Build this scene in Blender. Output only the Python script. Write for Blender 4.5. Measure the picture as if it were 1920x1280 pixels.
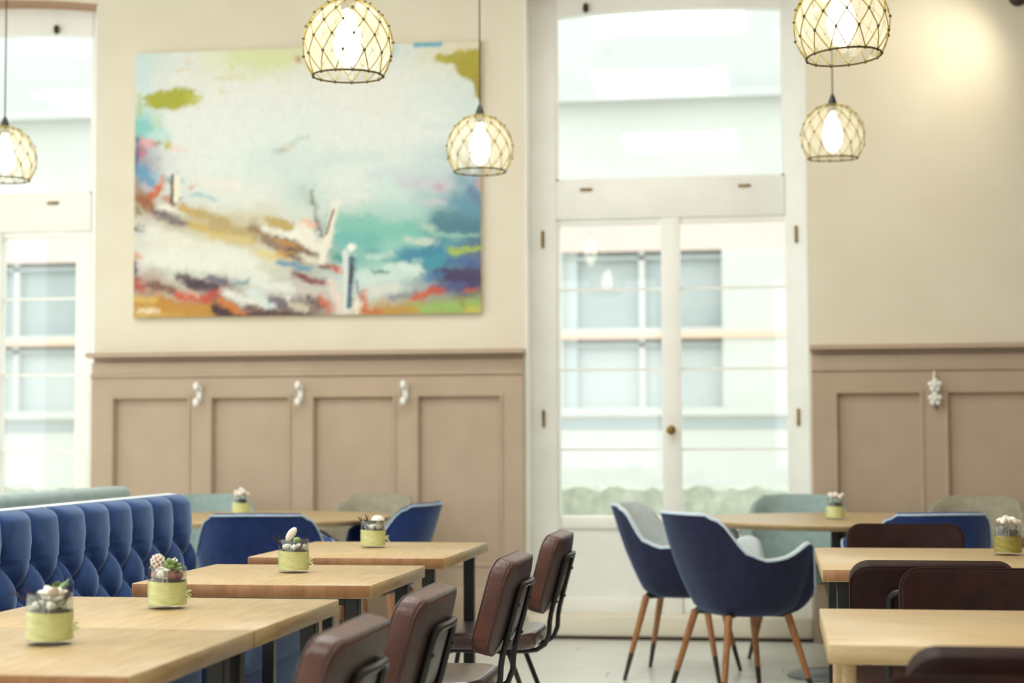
import bpy, bmesh, math, random
import numpy as np
from mathutils import Vector, Matrix
random.seed(7)
PI = math.pi
for o in list(bpy.data.objects): bpy.data.objects.remove(o, do_unlink=True)
scene = bpy.context.scene
COL = scene.collection

# ------------------------------------------------------------------ camera
H = 1.13                      # eye height
D = 9.78                      # distance of the window wall
yaw, pitch, roll = math.radians(8.637), math.radians(3.172), math.radians(-0.220)
fw = Vector((-math.sin(yaw)*math.cos(pitch), math.cos(yaw)*math.cos(pitch), math.sin(pitch)))
rt = Vector((math.cos(yaw), math.sin(yaw), 0)); up = rt.cross(fw)
r2 = rt*math.cos(roll)+up*math.sin(roll); u2 = -rt*math.sin(roll)+up*math.cos(roll)
cam_d = bpy.data.cameras.new('camera'); cam = bpy.data.objects.new('camera', cam_d); COL.objects.link(cam)
m = Matrix((( r2.x, u2.x, -fw.x, 0), (r2.y, u2.y, -fw.y, 0), (r2.z, u2.z, -fw.z, H), (0, 0, 0, 1)))
cam.matrix_world = m
cam_d.sensor_width = 36; cam_d.lens = 3255.3/1920*36
cam_d.clip_start = .05; cam_d.clip_end = 300
cam_d.dof.use_dof = True; cam_d.dof.focus_distance = 4.6; cam_d.dof.aperture_fstop = 3.3
scene.camera = cam

# ------------------------------------------------------------------ world, light, exposure
SKY = 2.3
w = bpy.data.worlds.new('overcast_sky'); scene.world = w; w.use_nodes = True
bg = w.node_tree.nodes['Background']; bg.inputs[0].default_value = (.975, 1.0, .985, 1); bg.inputs[1].default_value = SKY
scene.view_settings.view_transform = 'Standard'; scene.view_settings.look = 'None'
scene.view_settings.gamma = 1; scene.view_settings.use_curve_mapping = False
scene.view_settings.exposure = -0.1

def portal(name, loc, rot, sx, sy):
    l = bpy.data.lights.new(name, 'AREA'); l.shape = 'RECTANGLE'; l.size = sx; l.size_y = sy
    l.cycles.is_portal = True
    o = bpy.data.objects.new(name, l); o.location = loc; o.rotation_euler = rot; COL.objects.link(o)

FILL_W = 54  # added panels, out of view, that lift the interior brightness
for cx_, cy_, k_ in ((-6.2, 1.2, .8), (-3.6, 1.2, 1.0), (-1.0, 1.2, 1.1), (-6.2, 4.4, .7), (-3.6, 4.4, .9), (-1.0, 4.4, 1.1), (-5.4, 6.9, .25), (-3.2, 6.9, .42), (-.8, 6.9, .75)):
    l = bpy.data.lights.new('fill_panel_light', 'AREA'); l.shape = 'SQUARE'; l.size = 1.2; l.energy = FILL_W*k_; l.color = (1, .99, .965)
    o = bpy.data.objects.new('fill_panel_light', l); o.location = (cx_, cy_, 4.36); COL.objects.link(o)

# ------------------------------------------------------------------ materials
MATS = {}
def srgb(r, g, b):
    f = lambda c: (c/255/12.92 if c/255 <= .04045 else ((c/255+.055)/1.055)**2.4)
    return (f(r), f(g), f(b), 1)
def mat(name, col, rough=.6, col2=None, scale=8, stretch=(1, 1, 1), bump=0, bscale=None, metal=0, sheen=0, sheen_tint=None,
        spec=.5, coat=0, detail=4, emit=None, estr=0, contrast=(.35, .65), bstretch=None):
    if name in MATS: return MATS[name]
    M = bpy.data.materials.new(name); M.use_nodes = True; nt = M.node_tree; N = nt.nodes; L = nt.links
    b = N['Principled BSDF']; b.inputs['Base Color'].default_value = col; b.inputs['Roughness'].default_value = rough
    b.inputs['Metallic'].default_value = metal; b.inputs['Specular IOR Level'].default_value = spec
    b.inputs['Sheen Weight'].default_value = sheen; b.inputs['Coat Weight'].default_value = coat
    b.inputs['Coat Roughness'].default_value = .25
    if sheen: b.inputs['Sheen Roughness'].default_value = .35
    if sheen_tint: b.inputs['Sheen Tint'].default_value = sheen_tint
    if emit: b.inputs['Emission Color'].default_value = emit; b.inputs['Emission Strength'].default_value = estr
    tc = N.new('ShaderNodeTexCoord')
    if col2:
        mp = N.new('ShaderNodeMapping'); mp.inputs['Scale'].default_value = stretch
        nz = N.new('ShaderNodeTexNoise'); nz.inputs['Scale'].default_value = scale; nz.inputs['Detail'].default_value = detail
        cr = N.new('ShaderNodeValToRGB'); cr.color_ramp.elements[0].position = contrast[0]; cr.color_ramp.elements[1].position = contrast[1]
        cr.color_ramp.elements[0].color = col; cr.color_ramp.elements[1].color = col2
        L.new(tc.outputs['Object'], mp.inputs[0]); L.new(mp.outputs[0], nz.inputs['Vector'])
        L.new(nz.outputs['Fac'], cr.inputs[0]); L.new(cr.outputs[0], b.inputs['Base Color'])
    if bump:
        mp2 = N.new('ShaderNodeMapping'); mp2.inputs['Scale'].default_value = bstretch or stretch
        n2 = N.new('ShaderNodeTexNoise'); n2.inputs['Scale'].default_value = bscale or scale*4; n2.inputs['Detail'].default_value = 3
        bp = N.new('ShaderNodeBump'); bp.inputs['Strength'].default_value = bump; bp.inputs['Distance'].default_value = .01
        L.new(tc.outputs['Object'], mp2.inputs[0]); L.new(mp2.outputs[0], n2.inputs['Vector'])
        L.new(n2.outputs['Fac'], bp.inputs['Height']); L.new(bp.outputs[0], b.inputs['Normal'])
    MATS[name] = M; return M
def glass_mat(name, tint=(1, 1, 1, 1), refl=.08, rough=.02, haze=0, hazecol=(.9, .9, .9, 1)):
    M = bpy.data.materials.new(name); M.use_nodes = True; nt = M.node_tree; N = nt.nodes; L = nt.links
    N.remove(N['Principled BSDF']); out = N['Material Output']
    t = N.new('ShaderNodeBsdfTransparent'); t.inputs[0].default_value = tint
    g = N.new('ShaderNodeBsdfGlossy'); g.inputs['Roughness'].default_value = rough
    lw = N.new('ShaderNodeLayerWeight'); lw.inputs[0].default_value = .5
    pw_ = N.new('ShaderNodeMath'); pw_.operation = 'POWER'; pw_.inputs[1].default_value = 4; L.new(lw.outputs['Facing'], pw_.inputs[0])
    mx = N.new('ShaderNodeMixShader'); ma = N.new('ShaderNodeMath'); ma.operation = 'MULTIPLY_ADD'; ma.inputs[1].default_value = .6; ma.inputs[2].default_value = refl
    ma.use_clamp = True
    L.new(pw_.outputs[0], ma.inputs[0]); L.new(ma.outputs[0], mx.inputs[0]); L.new(t.outputs[0], mx.inputs[1]); L.new(g.outputs[0], mx.inputs[2])
    last = mx
    if haze:
        d = N.new('ShaderNodeBsdfTranslucent'); d.inputs[0].default_value = hazecol
        m2 = N.new('ShaderNodeMixShader'); m2.inputs[0].default_value = haze
        L.new(mx.outputs[0], m2.inputs[1]); L.new(d.outputs[0], m2.inputs[2]); last = m2
    L.new(last.outputs[0], out.inputs[0]); MATS[name] = M; return M

M_wall = mat('cream_wall_paint', srgb(231, 224, 205), .7, srgb(227, 219, 199), 3, bump=.05, bscale=120)
M_ceil = mat('white_ceiling_paint', srgb(236, 234, 224), .8, srgb(230, 228, 218), 2)
M_white = mat('white_frame_paint', srgb(247, 248, 243), .42, srgb(242, 243, 237), 5)
M_wain = mat('taupe_panel_paint', srgb(188, 168, 146), .5, srgb(182, 162, 140), 6, bump=.03, bscale=60)
M_reveal = mat('shaded_brown_soffit', srgb(176, 140, 112), .7, srgb(168, 132, 104), 6)  # brown carries the shade under the opening's arch
M_floor = mat('pale_oak_floor', srgb(226, 228, 220), .3, srgb(212, 213, 203), 5, stretch=(.6, 6, 1), bump=.05, bscale=30)
M_sub = mat('grey_screed', srgb(150, 146, 136), .8, srgb(140, 136, 126), 6)
M_oak = mat('oiled_oak', srgb(198, 173, 130), .4, srgb(176, 148, 102), 9, stretch=(1, 9, 9), bump=.06, bscale=60, coat=.15, contrast=(.3, .7))
M_oaky = mat('oiled_oak_across', srgb(198, 173, 130), .4, srgb(176, 148, 102), 9, stretch=(9, 1, 9), bump=.06, bscale=60, coat=.15, contrast=(.3, .7))
M_oakedge = mat('oak_end_grain', srgb(170, 124, 82), .5, srgb(146, 100, 62), 30, stretch=(1, 1, .3), bump=.08)
M_legwood = mat('walnut_stained_leg', srgb(164, 112, 66), .4, srgb(140, 92, 52), 20, stretch=(4, 4, .6))
M_black = mat('black_powder_coat', srgb(18, 18, 20), .35, srgb(24, 24, 26), 30)
M_steel = mat('grey_steel_base', srgb(120, 126, 126), .3, srgb(108, 114, 114), 10, metal=.7)
M_brass = mat('aged_brass', srgb(150, 120, 60), .35, srgb(120, 92, 46), 30, metal=.8)
M_dark = mat('dark_bronze', srgb(58, 40, 28), .5, srgb(46, 32, 22), 30)
M_leather = mat('dark_brown_leather', srgb(60, 37, 37), .38, srgb(47, 29, 30), 14, bump=.08, bscale=160, spec=.5, coat=.1)
M_seat = mat('polished_seat_leather', srgb(70, 46, 44), .3, srgb(58, 38, 37), 14, bump=.06, bscale=160, spec=.7, coat=.7)
M_leather2 = mat('reddish_leather_edge', srgb(92, 46, 32), .36, srgb(74, 38, 28), 14, bump=.12, bscale=160, spec=.6)
M_leather3 = mat('espresso_leather', srgb(46, 21, 17), .5, srgb(34, 16, 13), 14, bump=.12, bscale=160, spec=.16)
M_blue = mat('blue_velvet', srgb(38, 72, 128), .85, srgb(30, 58, 110), 22, bump=.12, bscale=240, sheen=.8, sheen_tint=(.5, .7, 1, 1))
M_navy = mat('navy_felt', srgb(28, 33, 68), .9, srgb(22, 25, 52), 26, bump=.15, bscale=300, sheen=.4, sheen_tint=(.4, .6, 1, 1))
M_royal = mat('royal_blue_felt', srgb(26, 54, 116), .9, srgb(20, 44, 98), 26, bump=.15, bscale=300, sheen=.4, sheen_tint=(.6, .8, 1, 1))
M_pale = mat('pale_felt_and_lit_top', srgb(206, 216, 218), .9, srgb(196, 207, 210), 26, bump=.12, bscale=300, sheen=.3)  # lining felt; also painted light on the bench top
M_teal = mat('grey_teal_felt', srgb(156, 178, 176), .9, srgb(144, 166, 164), 26, bump=.12, bscale=300, sheen=.3)
M_beige = mat('grey_beige_felt', srgb(164, 158, 138), .9, srgb(150, 144, 126), 26, bump=.15, bscale=200, sheen=.25)
M_band = mat('lime_green_ribbon', srgb(214, 218, 158), .6, srgb(190, 198, 118), 40, stretch=(1, 1, 2.4), bump=.2, bscale=120, contrast=(.3, .75), coat=1)
M_band_shade = mat('shaded_green_ribbon', srgb(150, 140, 48), .6, srgb(132, 122, 40), 40, stretch=(1, 1, 2.4), bump=.2, bscale=120, coat=1)  # green ribbon darkened to olive for its unlit side
M_soil = mat('dark_potting_bark', srgb(52, 44, 34), .9, srgb(30, 26, 20), 60, bump=.6, bscale=200)
M_twig = mat('dark_twig', srgb(66, 42, 40), .8, srgb(48, 30, 30), 40)
M_petal = mat('white_petal', srgb(240, 236, 226), .6, srgb(232, 222, 210), 30)
M_pink = mat('dusty_pink_cone', srgb(186, 120, 112), .7, srgb(150, 90, 90), 60)
M_leaf = mat('succulent_green', srgb(150, 176, 108), .5, srgb(104, 136, 76), 30)
M_net = mat('straw_yellow_cord', srgb(186, 168, 84), .7, srgb(160, 140, 62), 60)
M_knot = mat('olive_brown_knot', srgb(96, 80, 30), .7, srgb(78, 62, 24), 60)
M_porc = mat('white_porcelain', srgb(244, 244, 238), .2, srgb(238, 238, 232), 10)
M_fac = mat('white_render_facade', srgb(208, 212, 206), .9, srgb(203, 207, 201), .6)
M_facpink = mat('pale_pink_facade_band', srgb(226, 206, 198), .9, srgb(222, 202, 194), .6)
M_facglass = mat('veil_pale_far_glass', srgb(176, 186, 186), .7, srgb(160, 174, 175), .7)  # paled to stand in for the bright veil over the view
M_facglass2 = mat('veil_pale_shop_glass', srgb(196, 204, 203), .7, srgb(188, 198, 197), .9)  # window veil put into this pale tone too
M_facor = mat('pale_orange_sill', srgb(240, 206, 184), .9, srgb(234, 198, 176), 1)
M_roof = mat('pale_grey_green_roof', srgb(202, 206, 203), .8, srgb(196, 201, 198), .8)
M_street = mat('pale_street_paving', srgb(214, 214, 210), .9, srgb(206, 206, 200), 1.5)
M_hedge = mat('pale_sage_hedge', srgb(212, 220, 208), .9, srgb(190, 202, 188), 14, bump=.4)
M_pane = glass_mat('window_glass', (.985, 1, .992, 1), .05)
M_jar = glass_mat('jar_glass', (.96, .99, .97, 1), .1, .03)
M_globe = glass_mat('lamp_globe_glass', (1, 1, .97, 1), .05, .05, haze=.25, hazecol=(1, .97, .84, 1))
M_bulb = mat('opal_bulb', srgb(250, 248, 238), .3, emit=(1, .95, .82, 1), estr=8)

# ------------------------------------------------------------------ mesh helpers
class MB:
    def __init__(s): s.v = []; s.f = []
    def add(s, vs, fs):
        n = len(s.v); s.v += [tuple(v) for v in vs]; s.f += [tuple(i+n for i in f) for f in fs]; return s
    def box(s, x0, x1, y0, y1, z0, z1):
        return s.add([(x0,y0,z0),(x1,y0,z0),(x1,y1,z0),(x0,y1,z0),(x0,y0,z1),(x1,y0,z1),(x1,y1,z1),(x0,y1,z1)],
                     [(0,3,2,1),(4,5,6,7),(0,1,5,4),(1,2,6,5),(2,3,7,6),(3,0,4,7)])
    def rings(s, rings, cap0=True, cap1=True, closed=True):
        n = len(rings[0]); vs = [p for r in rings for p in r]; fs = []
        for i in range(len(rings)-1):
            for j in range(n if closed else n-1):
                k = (j+1) % n; fs.append((i*n+j, i*n+k, (i+1)*n+k, (i+1)*n+j))
        if cap0: fs.append(tuple(reversed(range(n))))
        if cap1: fs.append(tuple((len(rings)-1)*n+j for j in range(n)))
        return s.add(vs, fs)
    def tube(s, pts, r, n=8, closed=False, caps=True):
        P = [Vector(p) for p in pts]; k = len(P); R = r if isinstance(r, (list, tuple)) else [r]*k
        rings = []; up_ = None
        for i in range(k):
            a = P[(i-1) % k] if (closed or i > 0) else P[i]; b = P[(i+1) % k] if (closed or i < k-1) else P[i]
            t = (b-a).normalized()
            if up_ is None: up_ = Vector((0, 0, 1)) if abs(t.z) < .9 else Vector((1, 0, 0))
            x = up_ - t*up_.dot(t)
            if x.length < 1e-5: x = Vector((1, 0, 0)) - t*t.x
            x.normalize(); y = t.cross(x); up_ = x
            rings.append([P[i]+x*(R[i]*math.cos(2*PI*j/n))+y*(R[i]*math.sin(2*PI*j/n)) for j in range(n)])
        if closed: rings.append(rings[0]); caps = False
        return s.rings(rings, caps, caps)
    def lathe(s, prof, n=24, c=(0, 0, 0), cap=True):
        rings = [[(c[0]+r*math.cos(2*PI*j/n), c[1]+r*math.sin(2*PI*j/n), c[2]+z) for j in range(n)] for r, z in prof]
        return s.rings(rings, cap, cap)
    def blob(s, c, rx, ry, rz, n=10, m=6, rot=None, amp=0):
        M = rot or Matrix.Identity(3); rings = []
        for i in range(m+1):
            t = PI*i/m; rr = max(math.sin(t), .02)
            rings.append([Vector(c)+M @ Vector((rx*rr*math.cos(2*PI*j/n), ry*rr*math.sin(2*PI*j/n), -rz*math.cos(t)))*(1+random.uniform(-amp, amp)) for j in range(n)])
        return s.rings(rings)
    def map(s, fn): s.v = [tuple(fn(*p)) for p in s.v]; return s
    def build(s, name, m, parent=None, smooth=True, angle=40, kind=None):
        me = bpy.data.meshes.new(name); me.from_pydata(s.v, [], s.f); me.update()
        bm = bmesh.new(); bm.from_mesh(me); bmesh.ops.recalc_face_normals(bm, faces=bm.faces); bm.to_mesh(me); bm.free()
        if smooth:
            me.polygons.foreach_set('use_smooth', [True]*len(me.polygons)); me.set_sharp_from_angle(angle=math.radians(angle))
        me.materials.append(m if not isinstance(m, str) else MATS[m])
        o = bpy.data.objects.new(name, me); COL.objects.link(o)
        if parent: o.parent = parent
        if kind: o['kind'] = kind
        return o
def bevbox(x0, x1, y0, y1, z0, z1, r=.004, seg=2):
    bm = bmesh.new(); bmesh.ops.create_cube(bm, size=1)
    bmesh.ops.scale(bm, vec=(x1-x0, y1-y0, z1-z0), verts=bm.verts)
    bmesh.ops.translate(bm, vec=((x0+x1)/2, (y0+y1)/2, (z0+z1)/2), verts=bm.verts)
    bmesh.ops.bevel(bm, geom=list(bm.edges), offset=r, segments=seg, affect='EDGES', profile=.5)
    b = MB(); bm.verts.ensure_lookup_table()
    b.add([v.co[:] for v in bm.verts], [[v.index for v in f.verts] for f in bm.faces]); bm.free(); return b
def tag(o, label=None, cat=None, group=None, kind=None):
    if label: o['label'] = label
    if cat: o['category'] = cat
    if group: o['group'] = group
    if kind: o['kind'] = kind
    return o
def thing(name, label, cat, loc=(0, 0, 0), rz=0, group=None):
    o = bpy.data.objects.new(name, None); COL.objects.link(o); o.empty_display_size = .1
    o.location = loc; o.rotation_euler = (0, 0, rz); return tag(o, label, cat, group)
def struct(name, loc=(0, 0, 0), label=None):
    o = bpy.data.objects.new(name, None); COL.objects.link(o); o.empty_display_size = .1; o.location = loc
    return tag(o, label, kind='structure')
def copy_tree(o, parent=None):
    c = o.copy(); COL.objects.link(c); c.parent = parent
    for ch in list(o.children): copy_tree(ch, c)
    return c
def rrect(w_, h_, r, n=6):
    r = max(min(r, w_/2-1e-4, h_/2-1e-4), 1e-4); pts = []
    for cx, cy, a0 in ((w_/2-r, h_/2-r, 0), (-w_/2+r, h_/2-r, PI/2), (-w_/2+r, -h_/2+r, PI), (w_/2-r, -h_/2+r, 1.5*PI)):
        for i in range(n+1):
            a = a0+PI/2*i/n; pts.append((cx+r*math.cos(a), cy+r*math.sin(a)))
    return pts
def pad(w_, h_, r, t, er, n=6, dome=.0, inner=(.8, .55, .3, .06)):
    """cushion lying in the xy plane, thickness t along z (0..t), rounded rim er, domed by dome"""
    rings = []
    def cap(base, z, sgn, order):
        out = []
        for k in order: out.append([(x*k, y*k, z+sgn*dome*(1-k*k)) for x, y in base])
        return out
    base = rrect(w_-2*er, h_-2*er, r-er, n)
    rings += cap(base, 0, -1, list(reversed(inner)))
    S = 5
    for i in range(S+1):
        a = PI/2*i/S; ins = er*(1-math.sin(a)); z = er*(1-math.cos(a)); rings.append([(x, y, z) for x, y in rrect(w_-2*ins, h_-2*ins, r-ins, n)])
    for i in range(S+1):
        a = PI/2*i/S; ins = er*(1-math.cos(a)); z = t-er+er*math.sin(a); rings.append([(x, y, z) for x, y in rrect(w_-2*ins, h_-2*ins, r-ins, n)])
    rings += cap(base, t, 1, inner)
    return MB().rings(rings)

# ------------------------------------------------------------------ room shell
XL, XR, YB, ZC = -8.0, 3.0, -3.6, 4.4
fl = MB().box(XL-.3, XR+.3, YB-.3, D+.3, -.2, -.012).build('floor', M_sub, smooth=False); tag(fl, 'pale floor of the dining room', kind='structure')
# planks of the floor (running along x)
pw, pl = .19, 2.2
plank_me = {}
rows = int((D-YB)/pw)+1
def plank_mesh(L_):
    key = round(L_, 3)
    if key not in plank_me:
        o = bevbox(0, L_-.003, 0, pw-.003, -.012, 0, .0015, 1).build('floor_plank', M_floor, smooth=False); plank_me[key] = o.data; bpy.data.objects.remove(o)
    return plank_me[key]
rest = MB()
for i in range(rows):
    y = D+.0-pw*(i+1); x = XL-.2-(i*0.83 % pl)
    while x < XR:
        if y > 4.6 and -3.6 < x+pl and x < 1.6:
            o = bpy.data.objects.new('floor_plank', plank_mesh(pl)); o.location = (x, y, 0); o.parent = fl; COL.objects.link(o)
        else: rest.box(x, x+pl-.003, y, y+pw-.003, -.012, 0)
        x += pl
rest.build('outer_floor_planks', M_floor, fl, smooth=False, kind='stuff')

W1, W2 = (-1.405, .185), (-5.57, -3.985)     # window openings in the front wall
ZT = 3.73                                     # springing of the opening
wall = MB()
wall.box(XL-.3, W2[0], D, D+.45, 0, ZC); wall.box(W2[1], W1[0], D, D+.45, 0, ZC); wall.box(W1[1], XR+.3, D, D+.45, 0, ZC)
def arch(x, w_, rise=.055):
    c = (w_[0]+w_[1])/2; h_ = (w_[1]-w_[0])/2; return rise*(1-((x-c)/h_)**2)
for w_ in (W1, W2):
    n = 16; xs = [w_[0]+(w_[1]-w_[0])*i/n for i in range(n+1)]
    vs = []; fs = []
    for x in xs: zb = ZT+arch(x, w_); vs += [(x, D, zb), (x, D, ZC), (x, D+.45, ZC), (x, D+.45, zb)]
    for i in range(n):
        a = i*4; b = a+4
        fs += [(a, b, b+1, a+1), (a+1, b+1, b+2, a+2), (a+2, b+2, b+3, a+3), (a+3, b+3, b, a)]
    wall.add(vs, fs)
wf = wall.build('wall_front', M_wall, smooth=False); tag(wf, 'cream painted wall with two tall window openings', kind='structure')
for n_, w_ in ((1, W1), (2, W2)):
    mb = MB(); n = 16
    for i in range(n):
        x0 = w_[0]+(w_[1]-w_[0])*i/n; x1 = w_[0]+(w_[1]-w_[0])*(i+1)/n
        za, zb = ZT+arch(x0, w_), ZT+arch(x1, w_)
        mb.add([(x0, D-.004, za-.008), (x1, D-.004, zb-.008), (x1, D+.24, zb-.008), (x0, D+.24, za-.008),
                (x0, D-.004, za), (x1, D-.004, zb), (x1, D+.24, zb), (x0, D+.24, za)],
               [(0,3,2,1),(4,5,6,7),(0,1,5,4),(1,2,6,5),(2,3,7,6),(3,0,4,7)])
    mb.build('soffit_shade_strip', M_reveal, wf, smooth=False)  # thin sheet in the shaded soffit colour

wl = MB(); lw = [(-3.2, 0.7), (1.1, 5.0), (5.4, 9.3)]     # window openings of the left wall
ys = [YB-.3]+[y for p in lw for y in p]+[D+.3]
for i in range(0, len(ys), 2): wl.box(XL-.3, XL, ys[i], ys[i+1], 0, ZC)
for a, b in lw: wl.box(XL-.3, XL, a, b, 0, .4); wl.box(XL-.3, XL, a, b, 4.0, ZC)
tag(wl.build('wall_left', M_wall, smooth=False), 'cream left wall with wide windows', kind='structure')
tag(MB().box(XR, XR+.3, YB-.3, D+.3, 0, ZC).build('wall_right', M_wain, smooth=False), 'brown right wall', kind='structure')
wb = MB(); bw = [(-7.4, -5.2), (-3.8, -1.6), (0, 1.6)]
xs = [XL-.3]+[x for p in bw for x in p]+[XR+.3]
for i in range(0, len(xs), 2): wb.box(xs[i], xs[i+1], YB-.3, YB, 0, ZC)
for a, b in bw: wb.box(a, b, YB-.3, YB, 0, .7); wb.box(a, b, YB-.3, YB, 3.3, ZC)
tag(wb.build('wall_back', M_wall, smooth=False), 'cream back wall with shop windows', kind='structure')
tag(MB().box(XL-.3, XR+.3, YB-.3, D+.45, ZC, ZC+.2).build('ceiling', M_ceil, smooth=False), 'white ceiling', kind='structure')
for a, b in lw: portal('daylight_portal', (XL-.05, (a+b)/2, 2.2), (0, -PI/2, 0), 3.6, b-a)
for a, b in bw: portal('daylight_portal', ((a+b)/2, YB-.05, 2.0), (PI/2, 0, PI), b-a, 2.6)
for a, b in (W1, W2): portal('daylight_portal', ((a+b)/2, D+.4, 1.9), (-PI/2, 0, 0), b-a, 3.6)

# frames built around the added, unseen ceiling fill lights
for o in [o for o in COL.objects if o.name.startswith('fill_panel_light')]:
    t = thing('fill_panel_fixture', 'added unseen fill panel above the dining room', 'ceiling light', (o.location.x, o.location.y, 4.34), 0, 'added ceiling fill panels')
    for x0_, x1_, y0_, y1_ in ((-.66, .66, -.66, -.605), (-.66, .66, .605, .66), (-.66, -.605, -.605, .605), (.605, .66, -.605, .605)):
        MB().box(x0_, x1_, y0_, y1_, -.01, .06).build('frame_bar', M_white, t, False)
    MB().box(-.61, .61, -.61, .61, .03, .06).build('back_tray', M_white, t, False)
    o.parent = t; o.location = (0, 0, .02)

# ------------------------------------------------------------------ wainscot
def wainscot(name, x0, x1, panels, label):
    t = struct(name, (0, 0, 0), label)
    f0 = D-.045; zt, zr, zp, zb, zs = 1.635, 1.50, 1.385, .40, .29
    MB().box(x0, x1, D-.014, D, zt-.07, zt-.02).build('shadow_gap_backing', M_wain, t, False)
    bevbox(x0, x1, f0, D, zr, zt-.056, .003).build('frieze_rail', M_wain, t)
    prof = [(0, -.0), (-.06, 0), (-.07, -.008), (-.07, -.026), (0, -.028)]
    rings = [[(x, f0+.0+py, zt+pz) for py, pz in prof]+[(x, D, zt-.028), (x, D, zt)] for x in (x0-.012, x1+.012)]
    MB().rings(rings).build('cap_moulding', M_wain, t, angle=20)
    rings = [[(x, f0+py, zr+pz) for py, pz in ((0, .012), (-.014, .008), (-.016, -.004), (-.006, -.014), (0, -.016))] for x in (x0, x1)]
    MB().rings(rings).build('bead_moulding', M_wain, t, angle=20)
    MB().box(x0, x1, f0, D, zp, zr).build('top_rail', M_wain, t, False)
    MB().box(x0, x1, f0, D, zs, zb).build('bottom_rail', M_wain, t, False)
    bevbox(x0-.004, x1+.004, f0-.02, D, 0, zs, .006).build('skirting_board', M_wain, t)
    edges = [x0]+[v for p in panels for v in p]+[x1]
    for i in range(0, len(edges), 2): MB().box(edges[i], edges[i+1], f0, D, zb, zp).build('stile', M_wain, t, False)
    for a, b in panels:
        p = MB().box(a, b, D-.010, D, zb, zp).build('panel', M_wain, t, False)
        mb = MB(); pr = [(0, 0), (.005, -.008), (.016, -.007), (.024, .014), (.03, .034)]
        loops = []
        for ins, dy in pr:
            loops.append([(a+ins, f0+dy, zb+ins), (b-ins, f0+dy, zb+ins), (b-ins, f0+dy, zp-ins), (a+ins, f0+dy, zp-ins)])
        mb.rings(loops, False, False).build('panel_moulding', M_wain, p, angle=15)
    return t
wainscot('trim_1', -3.985, -1.418, [(-3.865, -3.375), (-3.265, -2.77), (-2.655, -2.15), (-2.04, -1.53)], 'taupe panelled wainscot under the painting')
wainscot('trim_2', .197, XR, [(.315, .80), (.91, 1.395), (1.51, 1.995), (2.11, 2.6)], 'taupe panelled wainscot right of the window')

# ------------------------------------------------------------------ windows
YW = D+.22                                     # plane of the sashes
def french(name, x0, x1, gx0, gx1, leaves, zlow, label, hinges=()):
    """x0,x1 opening; gx0,gx1 upper light; leaves: list of lower glass x ranges"""
    t = struct(name, (0, 0, 0), label)
    yf, yb = YW-.03, YW+.05
    z_tr0, z_tr1, z_top = 2.39, 2.62, 3.585
    bevbox(x0, gx0, yf, yb, .125, ZT+.05, .006).build('jamb', M_white, t)
    bevbox(gx1, x1, yf, yb, .125, ZT+.05, .006).build('jamb', M_white, t)
    bevbox(gx0, gx1, yf-.012, yb, z_tr0, z_tr1, .01).build('transom', M_white, t)
    n = 14; vs = []; fs = []
    for i in range(n+1):
        x = gx0+(gx1-gx0)*i/n; zz = z_top+.03*(1-((2*i/n-1))**2)
        vs += [(x, yf, zz), (x, yf, ZT+.05), (x, yb, ZT+.05), (x, yb, zz)]
    for i in range(n):
        a = i*4; b = a+4; fs += [(a, b, b+1, a+1), (a+1, b+1, b+2, a+2), (a+2, b+2, b+3, a+3), (a+3, b+3, b, a)]
    MB().add(vs, fs).build('arched_head', M_white, t, False)
    MB().box(gx0-.01, gx1+.01, YW+.008, YW+.014, z_tr1-.01, z_top+.04).build('pane', M_pane, t, False)
    # bead around the upper light
    for a, b, c, d in ((gx0, gx0+.012, z_tr1, z_top), (gx1-.012, gx1, z_tr1, z_top), (gx0, gx1, z_tr1, z_tr1+.012)):
        MB().box(a, b, yf+.01, YW+.008, c, d).build('glazing_bead', M_white, t, False)
    edges = [gx0]+[v for p in leaves for v in p]+[gx1]
    for i in range(0, len(edges), 2):
        if edges[i+1]-edges[i] > .012:
            bevbox(edges[i], edges[i+1], yf-(.02 if 0 < i < len(edges)-2 else 0), yb-.01, .125, z_tr0, .008).build('leaf_stile', M_white, t)
    for a, b in leaves:
        MB().box(a, b, yf+.004, yb-.015, z_tr0-.03, z_tr0).build('top_rail', M_white, t, False)
        MB().box(a-.005, b+.005, YW+.008, YW+.014, zlow-.01, z_tr0-.02).build('pane', M_pane, t, False)
        bevbox(a, b, yf, yb-.01, zlow-.075, zlow, .012).build('lock_rail', M_white, t)
        MB().box(a, b, yf+.022, yb-.02, .2, zlow-.07).build('kick_panel', M_white, t, False)
        bevbox(a, b, yf, yb-.01, .125, .215, .008).build('bottom_rail', M_white, t)
        for z in (1.06, 1.52, 1.985):
            MB().box(a, b, YW-.006, YW+.022, z-.007, z+.007).build('muntin', M_white, t, False)
    bevbox(x0, x1, D-.012, yb, 0.012, .128, .006).build('threshold', M_wall, t)
    MB().box(x0, x1, D-.022, D+.1, 0, .02).build('floor_strip', M_dark, t, False)
    for x, z in hinges:
        if z > 3.4: MB().blob((x, yf-.02, z), .018, .018, .03).build('latch_knob', M_dark, t)
        elif z > 2.4: bevbox(x-.035, x+.035, yf-.028, yf-.008, z-.007, z+.007, .003).build('latch', M_brass, t)
        else: MB().lathe([(.004, -.05), (.009, -.046), (.009, .046), (.004, .05)], 10, (x, yf-.008, z)).build('hinge', M_brass, t)
    # white side reveals
    for xa, xb in ((x0, x0+.006), (x1-.006, x1)):
        MB().box(xa, xb, D-.002, yf, .125, ZT).build('reveal_lining', M_white, t, False)
    return t
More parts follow.
